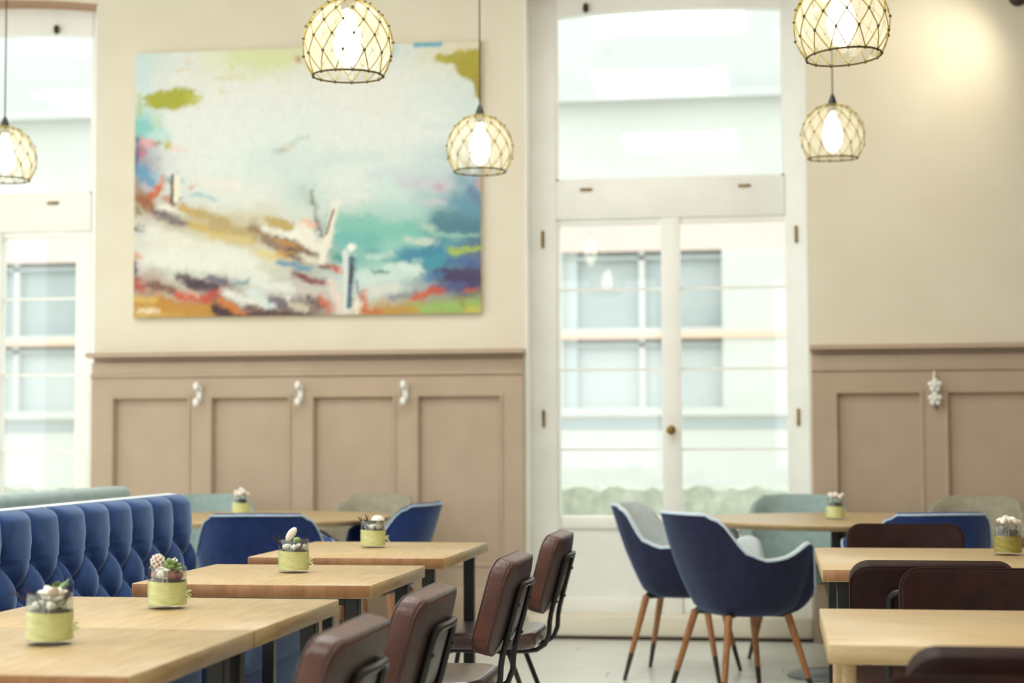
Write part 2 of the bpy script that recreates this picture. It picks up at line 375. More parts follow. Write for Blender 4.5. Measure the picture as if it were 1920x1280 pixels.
french('window_1', W1[0], W1[1], -1.25, .062, [(-1.235, -.644), (-.536, .06)], .68, 'tall white french window between the panelled walls',
       [(-1.33, 2.28), (.125, 2.28), (-1.33, 1.24), (.125, 1.24), (-1.075, 2.565), (-.165, 2.565), (-1.07, 3.63)])
french('window_2', W2[0], W2[1], -5.46, -4.092, [(-5.35, -4.80), (-4.66, -4.19)], .68, 'tall white french window at the left end',
       [(-4.33, 2.565), (-4.32, 3.63)])
kn = MB().tube([(-.59, YW-.05, 1.17), (-.59, YW-.1, 1.17)], .008); kn.blob((-.59, YW-.11, 1.17), .028, .022, .028)
kn.build('window_knob', M_brass, bpy.data.objects['window_1'])

# ------------------------------------------------------------------ outside: street and facing building
tag(MB().box(-40, 30, D+.45, 60, -.4, -.15).build('ground_street', M_street, smooth=False), 'pale paved street outside the windows', kind='structure')
b = thing('building', 'pale building across the street seen through the windows', 'building', (0, 30, 0))
PX = 5.75; nwin = range(-5, 4)
wb_ = MB(); zz = [(-.2, 1.55), (2.84, 3.0), (4.32, 7.0)]
MB().box(-32, 24, 0, 8, -.2, 1.5).build('plinth', M_fac, b, False)
MB().box(-32, 24, -.12, 8, 1.5, 1.64).build('ledge', M_fac, b, False)
MB().box(-32, 24, -.03, 7.9, 1.28, 1.42).build('dark_stripe', M_facglass, b, False)
MB().box(-32, 24, -.06, 8, 2.84, 2.94).build('sill_course', M_facor, b, False)
MB().box(-32, 24, .02, 8, 2.94, 3.02).build('spandrel', M_fac, b, False)
MB().box(-32, 24, 0, 8, 4.36, 5.2).build('lintel_band', M_facpink, b, False)
MB().box(-32, 24, 0, 8, 5.2, 6.95).build('upper_wall', M_fac, b, False)
MB().box(-32, 24, -.35, 8, 6.95, 7.1).build('cornice', M_roof, b, False)
MB().box(-32, 24, .5, 8, 7.1, 12).build('attic', M_roof, b, False)
for k in nwin:
    xr = -.9+PX*k; xl = xr-2.77
    MB().box(xr, xr+PX-2.77, 0, 8, 1.64, 4.36).build('pier', M_fac, b, False)
    for z0, z1, gm in ((3.02, 4.36, M_facglass), (1.64, 2.84, M_facglass2)):
        wn = MB().box(xl, xr, .25, .3, z0, z1).build('window', gm, b, False)
        MB().box(xl, xl+.25, .12, .25, z0, z1).build('curtain', M_facglass2, wn, False)
        MB().box((xl+xr)/2-.05, (xl+xr)/2+.05, .1, .25, z0, z1).build('mullion', M_fac, wn, False)
        MB().box(xl, xr, .1, .25, z1-.14, z1-.08).build('blind_rail', M_facglass, wn, False)
MB().box(-32, 24, 1, 8, 1.5, 4.5).build('core', M_facglass2, b, False)
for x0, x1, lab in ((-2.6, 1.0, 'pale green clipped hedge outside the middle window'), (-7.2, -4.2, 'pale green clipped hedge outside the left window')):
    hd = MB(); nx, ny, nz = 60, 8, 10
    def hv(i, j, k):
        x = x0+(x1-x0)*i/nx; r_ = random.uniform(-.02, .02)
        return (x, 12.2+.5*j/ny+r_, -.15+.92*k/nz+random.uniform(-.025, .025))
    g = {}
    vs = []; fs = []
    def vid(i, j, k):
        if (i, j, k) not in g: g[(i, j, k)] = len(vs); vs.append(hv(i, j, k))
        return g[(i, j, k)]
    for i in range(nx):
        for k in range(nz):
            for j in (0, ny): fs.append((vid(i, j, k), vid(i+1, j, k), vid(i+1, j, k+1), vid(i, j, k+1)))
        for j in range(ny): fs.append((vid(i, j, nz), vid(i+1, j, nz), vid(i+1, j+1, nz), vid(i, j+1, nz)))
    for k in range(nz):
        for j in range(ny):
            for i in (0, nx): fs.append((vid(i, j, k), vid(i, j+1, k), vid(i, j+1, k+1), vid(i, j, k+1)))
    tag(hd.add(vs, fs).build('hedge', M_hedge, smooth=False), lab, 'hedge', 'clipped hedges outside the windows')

# ------------------------------------------------------------------ painting
def fbm(X, Y, seed, octv=5, lac=2.0, gain=.55):
    rng = np.random.RandomState(seed); out = np.zeros_like(X); a = 1; tot = 0; fx = 1.0
    for _ in range(octv):
        T = rng.rand(64, 64); x = X*fx; y = Y*fx; xi = np.floor(x).astype(int); yi = np.floor(y).astype(int); tx = x-xi; ty = y-yi
        tx = tx*tx*(3-2*tx); ty = ty*ty*(3-2*ty)
        v = (T[xi % 64, yi % 64]*(1-tx)+T[(xi+1) % 64, yi % 64]*tx)*(1-ty)+(T[xi % 64, (yi+1) % 64]*(1-tx)+T[(xi+1) % 64, (yi+1) % 64]*tx)*ty
        out += a*v; tot += a; a *= gain; fx *= lac
    return out/tot
# brush strokes of the abstract canvas: x1, y1, x2, y2, half width, colour, opacity, softness, waviness
PAINT = [
 (445,105,540,112,13,(220,226,175),.9,.8),(562,112,566,112,6,(190,130,60),.9,.6),(440,122,440,128,4,(212,218,150)),(410,148,465,145,3,(220,214,172),.9,.7),(418,172,420,173,5,(220,225,190)),
 (355,114,356,116,4,(228,216,196)),(335,132,360,131,2.5,(225,208,178)),(262,120,275,170,14,(205,226,228),.8,.8),
 (284,188,300,192,13,(170,172,48),1,.12,.6),(305,188,348,184,18,(170,172,48),1,.12,.6),(335,182,352,182,17,(170,172,48),1,.15,.6),(358,186,370,185,12,(182,186,64),.9,.4),(372,186,386,181,5,(200,204,110),.8,.6),(261,180,261,214,4,(190,190,80),.9),
 (264,240,284,246,15,(125,200,195),.9,.8),(290,258,310,262,14,(190,225,220),.8,.9),(300,222,302,235,5,(210,222,160),.6,.8),(262,271,290,274,7,(232,164,172),.9,.7),(261,287,266,290,9,(212,116,144),.9,.8),(318,275,322,275,6,(195,185,90),1,.4),(296,275,304,275,2.5,(150,130,80)),
 (330,280,355,281,5,(236,214,208),.8,.8),(257,264,258,325,3.5,(70,96,118),.9),(520,288,548,287,2.5,(176,172,150),.9,.7),(545,281,560,271,5,(206,208,190),.8,.8),(560,263,588,256,3,(186,208,204),.9,.8),
 (787,87,830,85,5,(110,175,195),1,.25,.4),(746,86,745,104,5,(186,212,224),.9,.6),(828,112,862,115,9,(176,170,58),1,.15,.5),(866,112,904,112,15,(172,162,46),1,.12,.5),(878,130,904,140,17,(170,158,44),1,.12,.5),(895,148,904,184,6,(166,148,48),1,.2,.4),(864,93,868,95,4,(226,188,126)),(790,118,815,115,7,(226,226,204),.8,.8),
 (620,300,720,298,10,(206,226,224),.6,.9),(700,330,790,325,12,(206,220,226),.6,.9),(800,240,880,236,4,(212,228,226),.7,.9),
 (268,322,285,345,13,(95,155,190),.9,.6),(292,330,345,342,6,(150,190,206),.8,.7),(278,380,304,352,9,(200,102,56),1,.4),(306,346,312,335,5,(216,140,110)),(312,370,332,383,4,(204,124,92)),(266,372,284,390,8,(146,92,52)),(258,392,262,402,4,(112,116,40)),(275,350,290,356,5,(206,190,196),.8),
 (337,335,336,378,5,(238,234,215),1,.4,.4),(329,332,328,382,2.6,(104,84,62),1,.4,.4),(324,385,346,376,2.2,(88,58,58)),(362,355,372,352,3,(216,166,116)),(365,366,412,374,3,(160,198,206)),(380,345,450,350,9,(236,232,224),.8,.8),
 (300,388,352,402,5,(236,234,220)),(297,400,342,424,9,(132,118,118),1,.35),(330,419,368,423,4.5,(122,106,102)),(292,396,316,404,2,(76,66,66)),(345,392,382,406,7,(196,160,80)),(382,400,432,416,9,(184,164,102),.9),(366,424,424,436,7,(206,176,96)),(410,420,482,441,11,(184,164,112),.9),(400,440,474,453,7,(212,192,128)),
 (480,428,508,442,8,(146,122,96)),(505,446,560,470,9,(150,116,74)),(530,455,578,463,6,(192,140,68)),(525,442,572,456,2.5,(66,48,44)),(540,468,588,476,3.2,(88,62,62)),(498,450,542,471,5,(138,118,104)),(515,415,556,426,9,(190,165,95),1,.6),(498,429,572,446,5,(240,238,226)),(560,440,580,452,8,(240,238,228)),
 (490,475,522,481,7,(220,205,140)),(530,475,556,481,6,(206,160,74)),(553,480,572,489,4,(98,78,74)),(530,493,588,504,5,(92,148,176)),(560,513,594,526,6,(104,58,68)),(258,428,272,434,3,(48,44,44)),(262,438,280,440,4,(190,205,205)),
 (290,440,420,470,16,(232,232,220),.8,.8),(300,480,400,500,18,(232,234,222),.8,.8),(400,500,500,520,16,(230,234,224),.8,.8),(430,478,480,490,12,(234,236,228),.8,.8),(300,508,400,515,5,(196,206,192),.7,.9),
 (256,475,264,480,5,(216,150,110)),(256,488,258,524,3.5,(58,48,54)),(264,490,264,516,4,(216,200,206)),(256,530,270,540,8,(182,64,44)),(284,534,332,546,7,(122,80,64)),(345,518,382,530,8,(86,66,70)),(362,530,426,546,9,(64,46,60)),(400,522,428,534,6,(98,98,120)),
 (340,551,402,563,7,(202,80,48)),(398,556,418,549,6,(190,64,48)),(358,544,380,553,3,(226,160,130)),(300,566,384,576,8,(190,128,48)),(262,576,400,586,13,(192,140,52),1,.25),(264,583,302,585,5,(240,226,190)),(256,560,292,568,6,(216,180,92)),(256,588,350,592,4,(200,160,80)),
 (410,580,452,590,8,(54,34,38),1,.3),(432,588,584,590,4,(70,46,46)),(470,574,524,583,5,(108,78,74)),(420,564,462,584,6.5,(202,120,48),1,.3),(425,549,502,570,8,(230,232,222)),(480,545,516,573,8,(214,228,224)),(500,533,552,545,9,(226,230,224)),(538,560,546,562,6,(236,232,222)),(520,564,548,577,6,(108,104,114)),(445,531,476,527,4,(128,160,166)),(552,572,580,580,5,(206,196,176)),
 (650,420,780,440,16,(125,195,180),.8,.8),(640,450,705,452,13,(108,184,178),.8,.7),(720,395,800,400,14,(180,214,206),.7,.9),(760,345,842,350,10,(206,206,216),.8,.9),(822,352,832,353,5,(202,160,184),.8,.7),(800,380,840,382,6,(206,204,214),.7,.8),
 (832,420,896,426,20,(74,124,142),.9,.6),(862,382,900,400,15,(96,150,172),.8,.8),(884,360,904,380,9,(100,130,162),.8,.7),(899,338,901,352,5,(206,160,162)),(800,425,815,432,6,(190,215,195),.8),
 (760,482,822,470,13,(56,132,166),.9,.6),(796,496,832,490,12,(62,148,166),.9,.6),(700,470,762,502,8,(92,164,166),.8),(826,455,872,449,6,(88,148,166)),(850,472,902,465,6,(166,190,80),1,.5),(820,444,900,440,3.5,(150,196,180)),(765,450,812,455,6,(206,220,204),.9,.6),(700,482,737,480,6,(190,220,210),.9,.6),
 (690,522,780,506,13,(206,228,222),.9,.6),(760,500,792,511,8,(212,230,225)),(700,545,752,540,9,(216,220,212)),(704,510,732,512,3,(66,126,122)),(834,515,882,526,14,(62,50,94),1,.4),(822,540,872,535,8,(70,82,132)),(884,500,904,522,9,(68,54,90)),(848,490,892,496,8,(62,104,162),.9),(806,520,830,515,8,(70,120,170),.8),
 (735,560,782,550,6,(138,144,150)),(785,559,816,545,7,(206,84,52)),(815,545,832,545,7,(190,84,68)),(880,544,886,546,5,(192,90,60)),(790,577,892,574,9,(150,185,100)),(880,580,905,586,6,(192,190,80)),(700,586,792,581,5,(190,150,55)),(870,565,875,575,5,(150,150,60)),
 (575,355,592,384,9,(190,205,196),.8),(592,358,597,400,3,(108,108,98)),(597,400,617,452,2.6,(98,102,98),1,.5,.5),(580,418,600,425,6,(236,190,164)),(575,432,604,465,12,(238,234,222)),(570,463,606,481,4,(118,84,60)),(575,480,600,492,6,(230,224,200)),
 (637,386,612,492,6,(236,232,216),1,.3,.25),(634,396,620,442,1.9,(118,92,68),1,.4,.25),(638,383,639,384,7,(232,234,226),1,.4,.3),(618,500,646,508,5,(202,78,52)),(609,502,626,503,3,(68,44,60)),(638,484,646,488,6,(64,148,140)),(570,519,622,531,5,(130,48,54)),
 (572,545,600,560,7,(206,200,186)),(588,560,606,572,6,(80,64,66)),(608,560,622,580,6,(208,108,80)),(628,530,648,580,8,(232,214,202)),(655,474,658,582,5,(218,226,220),1,.4,.4),(667,485,662,576,4,(74,104,126),1,.4,.3),(668,500,664,532,3,(58,58,74),1,.4,.3),(672,520,683,562,2,(78,98,120)),(666,465,667,466,7,(240,241,235),1,.25,.2),(672,560,678,586,5,(236,228,214)),
 (688,552,692,582,5.5,(206,94,48)),(690,583,722,587,4.5,(196,110,44)),
]
def painting():
    x0, x1, z0, z1, th = -3.735, -1.655, 1.842, 3.415, .035
    t = thing('painting', 'large unframed abstract seascape canvas hung above the taupe panelling', 'painting', ((x0+x1)/2, D, z0))
    W_, H_ = x1-x0, z1-z0
    bevbox(-W_/2, W_/2, -th, -.002, 0, H_, .003).build('stretched_canvas', mat('canvas_edge', srgb(226, 214, 190), .8, srgb(206, 190, 150), 10, contrast=(.4, .6)), t)
    nx, ny = 280, 212
    U, V = np.meshgrid(np.linspace(0, 1, nx+1), np.linspace(0, 1, ny+1), indexing='ij')
    PXx = 256+649*U; PXy = (103-23*U)+V*((597-10*U)-(103-23*U))
    n1 = fbm(U*16, V*12, 1)-.5; n2 = fbm(U*16, V*12, 2)-.5; n3 = fbm(U*60, V*45, 3)-.5; n4 = fbm(U*60, V*45, 5)-.5
    def lin(c): return np.array(srgb(*c)[:3])
    def sm(a, b, x): t_ = np.clip((x-a)/(b-a), 0, 1); return t_*t_*(3-2*t_)
    gy = [100, 170, 240, 310, 370, 430, 490, 540, 590]; gx = [260+80*i for i in range(9)]
    G = [[(205,225,220),(225,230,225),(228,230,205),(215,222,170),(220,222,190),(230,232,225),(220,228,225),(225,225,205),(225,215,190)],
         [(215,228,225),(230,232,226),(232,234,230),(232,234,230),(232,234,230),(233,235,230),(233,235,230),(225,235,232),(215,228,225)],
         [(150,205,200),(228,234,230),(232,236,232),(228,236,232),(226,236,232),(232,236,232),(232,236,232),(228,236,234),(215,232,230)],
         [(150,150,170),(228,232,228),(228,236,232),(215,230,226),(212,228,225),(225,235,230),(222,234,230),(205,222,224),(160,185,205)],
         [(170,140,110),(215,225,222),(225,230,222),(228,232,224),(200,220,215),(225,232,226),(205,228,224),(170,200,205),(110,150,175)],
         [(215,215,205),(190,180,150),(190,175,125),(205,195,165),(225,225,215),(140,195,185),(135,195,185),(110,175,175),(80,115,140)],
         [(225,225,212),(228,230,220),(222,225,212),(215,215,195),(190,185,165),(120,180,175),(150,205,195),(80,150,170),(90,110,140)],
         [(170,140,130),(190,180,165),(150,130,125),(200,205,195),(200,195,190),(200,215,210),(195,215,210),(150,160,165),(75,65,110)],
         [(205,165,80),(180,130,55),(100,60,55),(120,85,75),(110,90,85),(215,205,190),(185,140,60),(160,160,70),(165,185,95)]]
    GA_ = np.array([[lin(c) for c in r] for r in G])
    ix = np.clip((PXx+n1*60-gx[0])/80, 0, 7.999); yy_ = PXy+n2*50; iy = np.clip(np.interp(yy_, gy, range(9)), 0, 7.999)
    x0i = ix.astype(int); y0i = iy.astype(int); tx = (ix-x0i)[..., None]; ty = (iy-y0i)[..., None]; tx = tx*tx*(3-2*tx); ty = ty*ty*(3-2*ty)
    C = (GA_[y0i, x0i]*(1-tx)+GA_[y0i, x0i+1]*tx)*(1-ty)+(GA_[y0i+1, x0i]*(1-tx)+GA_[y0i+1, x0i+1]*tx)*ty
    def S(x1_, y1_, x2_, y2_, wd, c, op=.95, soft=.62, warp=1.15):
        X = PXx+(n1*9+n3*7)*warp; Y = PXy+(n2*9+n4*7)*warp
        dx, dy = x2_-x1_, y2_-y1_; L2 = dx*dx+dy*dy+1e-6
        t_ = np.clip(((X-x1_)*dx+(Y-y1_)*dy)/L2, 0, 1); d = np.hypot(X-x1_-t_*dx, Y-y1_-t_*dy)/wd
        l = math.sqrt(L2); al = (X*dx+Y*dy)/l; ac = (-X*dy+Y*dx)/l
        br = fbm(al/40+50, ac/3.5+50, 77, 3)-.5
        mk = (op*(1-sm(1-soft, 1+soft, d+br*.75*min(1, warp))))[..., None]
        C[...] = C*(1-mk)+lin(c)*mk
    for a in PAINT: S(*a)
    acc = np.zeros_like(C); II, JJ = np.meshgrid(np.arange(nx+1), np.arange(ny+1), indexing='ij')
    for k, am in enumerate((1.2, 3.0, 5.5)):
        ox = (fbm(U*70, V*55, 40+k, 4)-.5)*am*3.2; oy = (fbm(U*70, V*55, 50+k, 4)-.5)*am*2.2
        acc += C[np.clip((II+ox).astype(int), 0, nx), np.clip((JJ+oy).astype(int), 0, ny)]
    C[...] = acc/3
    for a in PAINT:
        if len(a) > 8 and a[8] < .45: S(*a)
    g_ = (fbm(U*130, V*100, 21)-.5)*.14; C[...] = np.clip(C*(1+g_[..., None]), 0, 1)
    me = bpy.data.meshes.new('painted_surface'); idx = np.arange((nx+1)*(ny+1)).reshape(nx+1, ny+1)
    R_ = (fbm(U*40, V*34, 31)-.5)*.002
    P = np.stack([(U-.5)*W_*.998, -th-.0015-np.abs(R_), (1-V)*H_*.998+.001], -1).reshape(-1, 3)
    F = np.stack([idx[:-1, 1:], idx[1:, 1:], idx[1:, :-1], idx[:-1, :-1]], -1).reshape(-1, 4)
    me.from_pydata(P.tolist(), [], F.tolist()); ca_ = me.color_attributes.new('paint', 'FLOAT_COLOR', 'POINT')
    ca_.data.foreach_set('color', np.concatenate([C.reshape(-1, 3), np.ones((C.shape[0]*C.shape[1], 1))], 1).ravel().astype(np.float32))
    me.polygons.foreach_set('use_smooth', [True]*len(me.polygons))
    M = bpy.data.materials.new('oil_paint'); M.use_nodes = True; nt = M.node_tree
    at = nt.nodes.new('ShaderNodeVertexColor'); at.layer_name = 'paint'
    nt.links.new(at.outputs[0], nt.nodes['Principled BSDF'].inputs['Base Color']); nt.nodes['Principled BSDF'].inputs['Roughness'].default_value = .5
    me.materials.append(M); o = bpy.data.objects.new('painted_surface', me); COL.objects.link(o); o.parent = t
painting()

# ------------------------------------------------------------------ coat hooks on the wainscot
def hook(x, z, label, star=False):
    t = thing('coat_hook', label, 'coat hook', (x, D-.045, z), 0, 'white coat hooks on the wainscot')
    if not star:
        pad(.032, .10, .016, .012, .005).map(lambda a, b_, c: (a, -c, b_)).build('back_plate', M_porc, t)
        for dz in (.045, -.045):
            mb = MB().tube([(0, -.008, dz*.6), (0, -.04, dz*.7), (0, -.058, dz)], [.010, .009, .010], 10); mb.blob((0, -.062, dz*1.05), .020, .018, .026)
            mb.build('porcelain_knob', M_porc, t)
    else:
        pad(.03, .12, .014, .010, .004).map(lambda a, b_, c: (a, -c, b_)).build('back_plate', M_porc, t)
        for dz in (.035, -.04):
            mb = MB().tube([(0, -.006, dz), (0, -.045, dz)], .009, 8)
            for k in range(5):
                a = PI/2+2*PI*k/5; mb.blob((.024*math.cos(a), -.05, dz+.024*math.sin(a)), .016, .012, .016, 8, 5)
            mb.blob((0, -.06, dz), .014, .012, .014, 8, 5); mb.build('star_knob', M_porc, t)
        MB().tube([(0, -.012, .06), (0, -.02, .085), (0, -.016, .115)], [.009, .010, .004], 8).build('pointed_finial', M_wall, t)
        MB().tube([(.002, -.02, -.06), (.008, -.035, -.085), (.012, -.03, -.1)], [.006, .006, .003], 8).build('hook_tip', M_steel, t)
hook(-3.322, 1.388, 'leftmost white porcelain double hook on the panelling under the painting')
hook(-2.715, 1.388, 'white porcelain double hook in the middle of the three under the painting')
hook(-2.096, 1.388, 'white porcelain double hook nearest the tall window, under the painting')
hook(.856, 1.372, 'white star shaped double hook on the darker panelling right of the window', True)

# ------------------------------------------------------------------ wall lamp at the upper right corner
wlp = thing('wall_spotlight', 'dark brown wall spotlight at the top right corner', 'lamp', (1.345, D, 3.545))
MB().lathe([(.05, 0), (.05, .02), (.03, .03)], 20).map(lambda a, b_, c: (a, -c, b_)).build('wall_plate', M_dark, wlp)
MB().tube([(0, -.02, 0), (0, -.4, .04), (-.01, -.5, .03)], .010).build('bracket', M_dark, wlp)
hd_ = Vector((-.78, .42, -.55)).normalized(); qh = hd_.to_track_quat('-Z', 'Y')
MB().lathe([(.012, .09), (.042, .08), (.055, -.06), (.050, -.062), (.045, -.02), (.01, -.01)], 24).map(
    lambda a, b_, c: Vector((-.01, -.5, -.02))+qh @ Vector((a, b_, c))).build('lamp_head', M_dark, wlp)
MB().blob(Vector((-.01, -.5, -.02))+hd_*.025, .028, .028, .028).build('bulb', M_bulb, wlp)
sl = bpy.data.lights.new('spotlight_beam', 'SPOT'); sl.energy = 21; sl.color = (1, .9, .7); sl.spot_size = math.radians(130); sl.spot_blend = 1; sl.shadow_soft_size = .06
so = bpy.data.objects.new('spotlight_beam', sl); COL.objects.link(so); so.parent = wlp; so.location = Vector((-.01, -.5, -.02))+hd_*.09
so.rotation_euler = qh.to_euler()

# ------------------------------------------------------------------ pendant lamps
def make_pendant():
    t = thing('pendant_lamp', 'x', 'pendant lamp', (0, 0, 0), 0, 'knotted net pendant lamps')
    R, VS, N = .15, 1.06, 13
    th = [math.radians(a) for a in (9, 30, 49, 67, 85, 104, 129)]
    pt = lambda i, j: Vector((R*math.sin(th[i])*math.cos(2*PI*(j+(i % 2)/2)/N), R*math.sin(th[i])*math.sin(2*PI*(j+(i % 2)/2)/N), R*VS*math.cos(th[i])))
    net = MB(); kn = MB()
    for i in range(len(th)-1):
        for j in range(N):
            for dj in ((0, -1) if i % 2 == 0 else (0, 1)):
                a, b_ = pt(i, j), pt(i+1, j+dj); mid = (a+b_)/2; mid = mid*(1+.5*(1-mid.length/((a.length+b_.length)/2)))
                net.tube([a, mid, b_], .0021, 5, caps=False)
            if i > 0: kn.blob(pt(i, j), .0055, .0055, .0055, 6, 4)
    for j in range(N): kn.blob(pt(len(th)-1, j), .0055, .0055, .006, 6, 4)
    net.build('cord_net', M_net, t, kind='stuff'); kn.build('knots', M_knot, t, kind='stuff')
    zr, rr = R*VS*math.cos(th[-1]), R*math.sin(th[-1])
    MB().tube([(rr*math.cos(2*PI*k/40), rr*math.sin(2*PI*k/40), zr) for k in range(40)], .0032, 6, closed=True).build('rim_ring', M_knot, t)
    g = [(R*.965*math.sin(a), R*VS*.965*math.cos(a)) for a in [math.radians(8+(128-8)*k/18) for k in range(19)]]
    MB().lathe(g, 36, cap=False).build('glass_globe', M_globe, t)
    MB().lathe([(.004, .205), (.010, .195), (.020, .165), (.024, .15), (.024, .125), (.015, .12)], 20).build('socket_cap', M_black, t)
    MB().lathe([(.013, .125), (.016, .10), (.034, .065), (.046, .02), (.043, -.02), (.028, -.055), (.006, -.07)], 24).build('bulb', M_bulb, t)
    return t
pend0 = make_pendant(); first = [True]
def pendant(x, y, z, label, tilt=(0, 0)):
    o = pend0 if first[0] else copy_tree(pend0); first[0] = False
    o.location = (x, y, z); o.rotation_euler = (tilt[0], tilt[1], random.uniform(0, 6)); o['label'] = label
    a = -(z+.2)
    rm = Matrix.Rotation(0, 3, 'Z')
    MB().tube([(0, 0, .2), (0, 0, ZC-z)], .0032, 6).build('cord', M_black, o)
    MB().lathe([(.05, ZC-z), (.05, ZC-z-.02), (.012, ZC-z-.035)], 20).build('ceiling_rose', M_black, o)

# ------------------------------------------------------------------ dining tables
def square_table(x0, x1, y0, y1, label, edge=.035, grain='y', legs='black', group='square oak tables', zt=.75, plain=False):
    cx, cy = (x0+x1)/2, (y0+y1)/2; t = thing('dining_table', label, 'table', (cx, cy, 0), 0, group); a, b_ = (x1-x0)/2, (y1-y0)/2
    top = bevbox(-a, a, -b_, b_, zt-edge, zt, .002, 1).build('tabletop', M_oak if grain == 'x' else M_oaky, t, angle=60)
    top.data.materials.append(M_oakedge)
    for p in top.data.polygons:
        if abs(p.normal.y) > .8 and not plain: p.material_index = 1
    if legs == 'black':
        s = .019
        for sx in (-1, 1):
            for sy in (-1, 1):
                px, py = sx*(a-.06), sy*(b_-.045)
                bevbox(px-s, px+s, py-s, py+s, 0, zt-edge, .003, 1).build('leg', M_black, t)
        for sy in (-1, 1): MB().box(-a+.07, a-.07, sy*(b_-.045)-.015, sy*(b_-.045)+.015, zt-edge-.02, zt-edge).build('top_rail', M_black, t, False)
    else:
        for sx in (-1, 1):
            for sy in (-1, 1):
                px, py = sx*(a-.04), sy*(b_-.07)
                MB().rings([[(px+u, py+v, zt-edge) for u, v in rrect(.026, .026, .007, 3)], [(px+sx*.012+u, py+sy*.01+v, 0) for u, v in rrect(.018, .018, .006, 3)]]).build('leg', M_oak, t)
square_table(-1.703, -1.031, 2.688, 3.361, 'nearest oak table of the left row, against the blue bench, two-toned edge')
square_table(-1.703, -1.029, 3.365, 4.030, 'oak table joined behind the nearest left table, under the second jar')
square_table(-1.690, -1.042, 4.415, 5.115, 'oak table in the middle of the left row, third from the camera')
square_table(-1.690, -1.045, 5.435, 6.27, 'oak table farthest back in the left row, by the far blue armchair')
square_table(.089, .90, 3.255, 3.93, 'nearest oak table on the right, with a blond wooden leg', edge=.036, grain='x', legs='wood', group='oak tables on the right', plain=True)
square_table(.125, .93, 5.09, 6.08, 'oak table on the right between the brown chairs, with the shaded jar', edge=.036, grain='x', group='oak tables on the right')
def round_table(x, y, r, label):
    t = thing('round_table', label, 'table', (x, y, 0), 0, 'round oak pedestal tables'); z = .742
    MB().lathe([(.01, z-.03), (r-.03, z-.03), (r-.004, z-.014), (r, z-.006), (r-.004, z), (.01, z)], 72).build('tabletop', M_oak, t, angle=30)
    MB().lathe([(.16, z-.04), (.16, z-.03)], 32).build('mounting_plate', M_black, t)
    MB().lathe([(.036, .02), (.036, z-.04)], 24).build('column', M_black, t)
    MB().lathe([(.25, 0), (.25, .008), (.22, .016), (.05, .026), (.036, .03)], 48).build('foot_plate', M_steel, t)
round_table(.285, 8.42, .65, 'round oak pedestal table by the tall window on the right')
round_table(-2.56, 8.45, .65, 'round oak pedestal table behind the blue bench on the left')

# ------------------------------------------------------------------ tufted blue bench
def bench(y0, y1, label):
    L_ = y1-y0; t = thing('tufted_bench', label, 'bench', (-2.2, y0, 0), 0, 'blue tufted bench units')
    zb, zt, q = .46, .925, .10; cols = 6; p = L_/cols; nx, nz = 132, 60
    def depth(u, z):
        e = min(u, L_-u); edge = min(1, e/.03)**.5 if e > 0 else 0
        zr = zt-.14
        a, b_ = (u/p), (zr-z)/(2*q)
        if z <= zr:
            s1 = abs(math.sin(PI*(a/1+b_)))*abs(math.sin(PI*(a-b_))); d = s1**.42
        else:
            d0 = abs(math.sin(PI*a)); k = min(1, (z-zr)/.05); d = (d0**.42)
            d = d*(1-k*.35)+k*.35
        rr_ = max(0, round((zr-z)/q)); zz0 = zr-q*rr_; off = 0 if rr_ % 2 == 0 else .5
        uu0 = (round(u/p-off)+off)*p; d *= 1-.85*math.exp(-((u-uu0)**2+(z-zz0)**2)/(.026**2))
        top = max(0, (z-(zt-.035))/.035); tp = math.sqrt(max(0, 1-top*top))
        return (.014+.046*d)*(.35+.65*edge)*tp
    vs = []; fs = []
    for i in range(nx+1):
        u = L_*i/nx
        for k in range(nz+1):
            z = zb+(zt-zb)*k/nz; vs.append((depth(min(max(u, .002), L_-.002), z)-.01+(.93-z)*.10, u, z))
    for i in range(nx):
        for k in range(nz): a = i*(nz+1)+k; fs.append((a, a+nz+1, a+nz+2, a+1))
    bk = MB().add(vs, fs).build('tufted_backrest', M_blue, t, angle=180)
    for r in range(4):
        z = zt-.14-q*r
        for c in range(1 if r % 2 == 0 else 0, cols):
            u = p*(c+(.0 if r % 2 == 0 else .5))
            if r % 2 == 0 and c == 0: continue
            MB().blob((.012+(.93-z)*.10, u, z), .007, .011, .011, 8, 5).build('button', M_blue, bk)
    bevbox(-.10, .004, .003, L_-.003, .1, zt-.006, .012).build('back_panel', M_blue, t)
    rings = [[(-.098+.1*c, yy, zt-.006+.010*math.sin(PI*c)) for c in (0, .25, .5, .75, 1)]+[(.0, yy, zt-.02), (-.098, yy, zt-.02)] for yy in (.004, L_-.004)]
    MB().rings(rings).build('lit_top_rim', M_pale, t)  # pale colour stands in for light caught on the bench's top edge
    bevbox(.0, .50, .004, L_-.004, .36, .47, .03, 3).build('seat_cushion', M_blue, t)
    bevbox(.0, .475, .004, L_-.004, .03, .37, .008).build('base_panel', M_blue, t)
    MB().box(.02, .44, .03, L_-.03, 0, .03).build('plinth', M_black, t, False)
bench(5.045, 6.25, 'blue velvet tufted bench unit with its end in view, left side')
bench(3.84, 5.045, 'blue velvet tufted bench unit cut by the left edge of the picture')
g = thing('grey_bench', 'pale grey green bench back just behind the blue tufted bench', 'bench', (-2.72, 4.6, 0))
bevbox(-.06, .06, 0, 2.35, .12, .935, .03, 3).build('backrest', M_teal, g)
bevbox(-.50, -.06, 0, 2.35, .12, .46, .03, 3).build('seat', M_teal, g)
MB().box(-.44, .02, .05, 2.3, 0, .12).build('plinth', M_black, g, False)

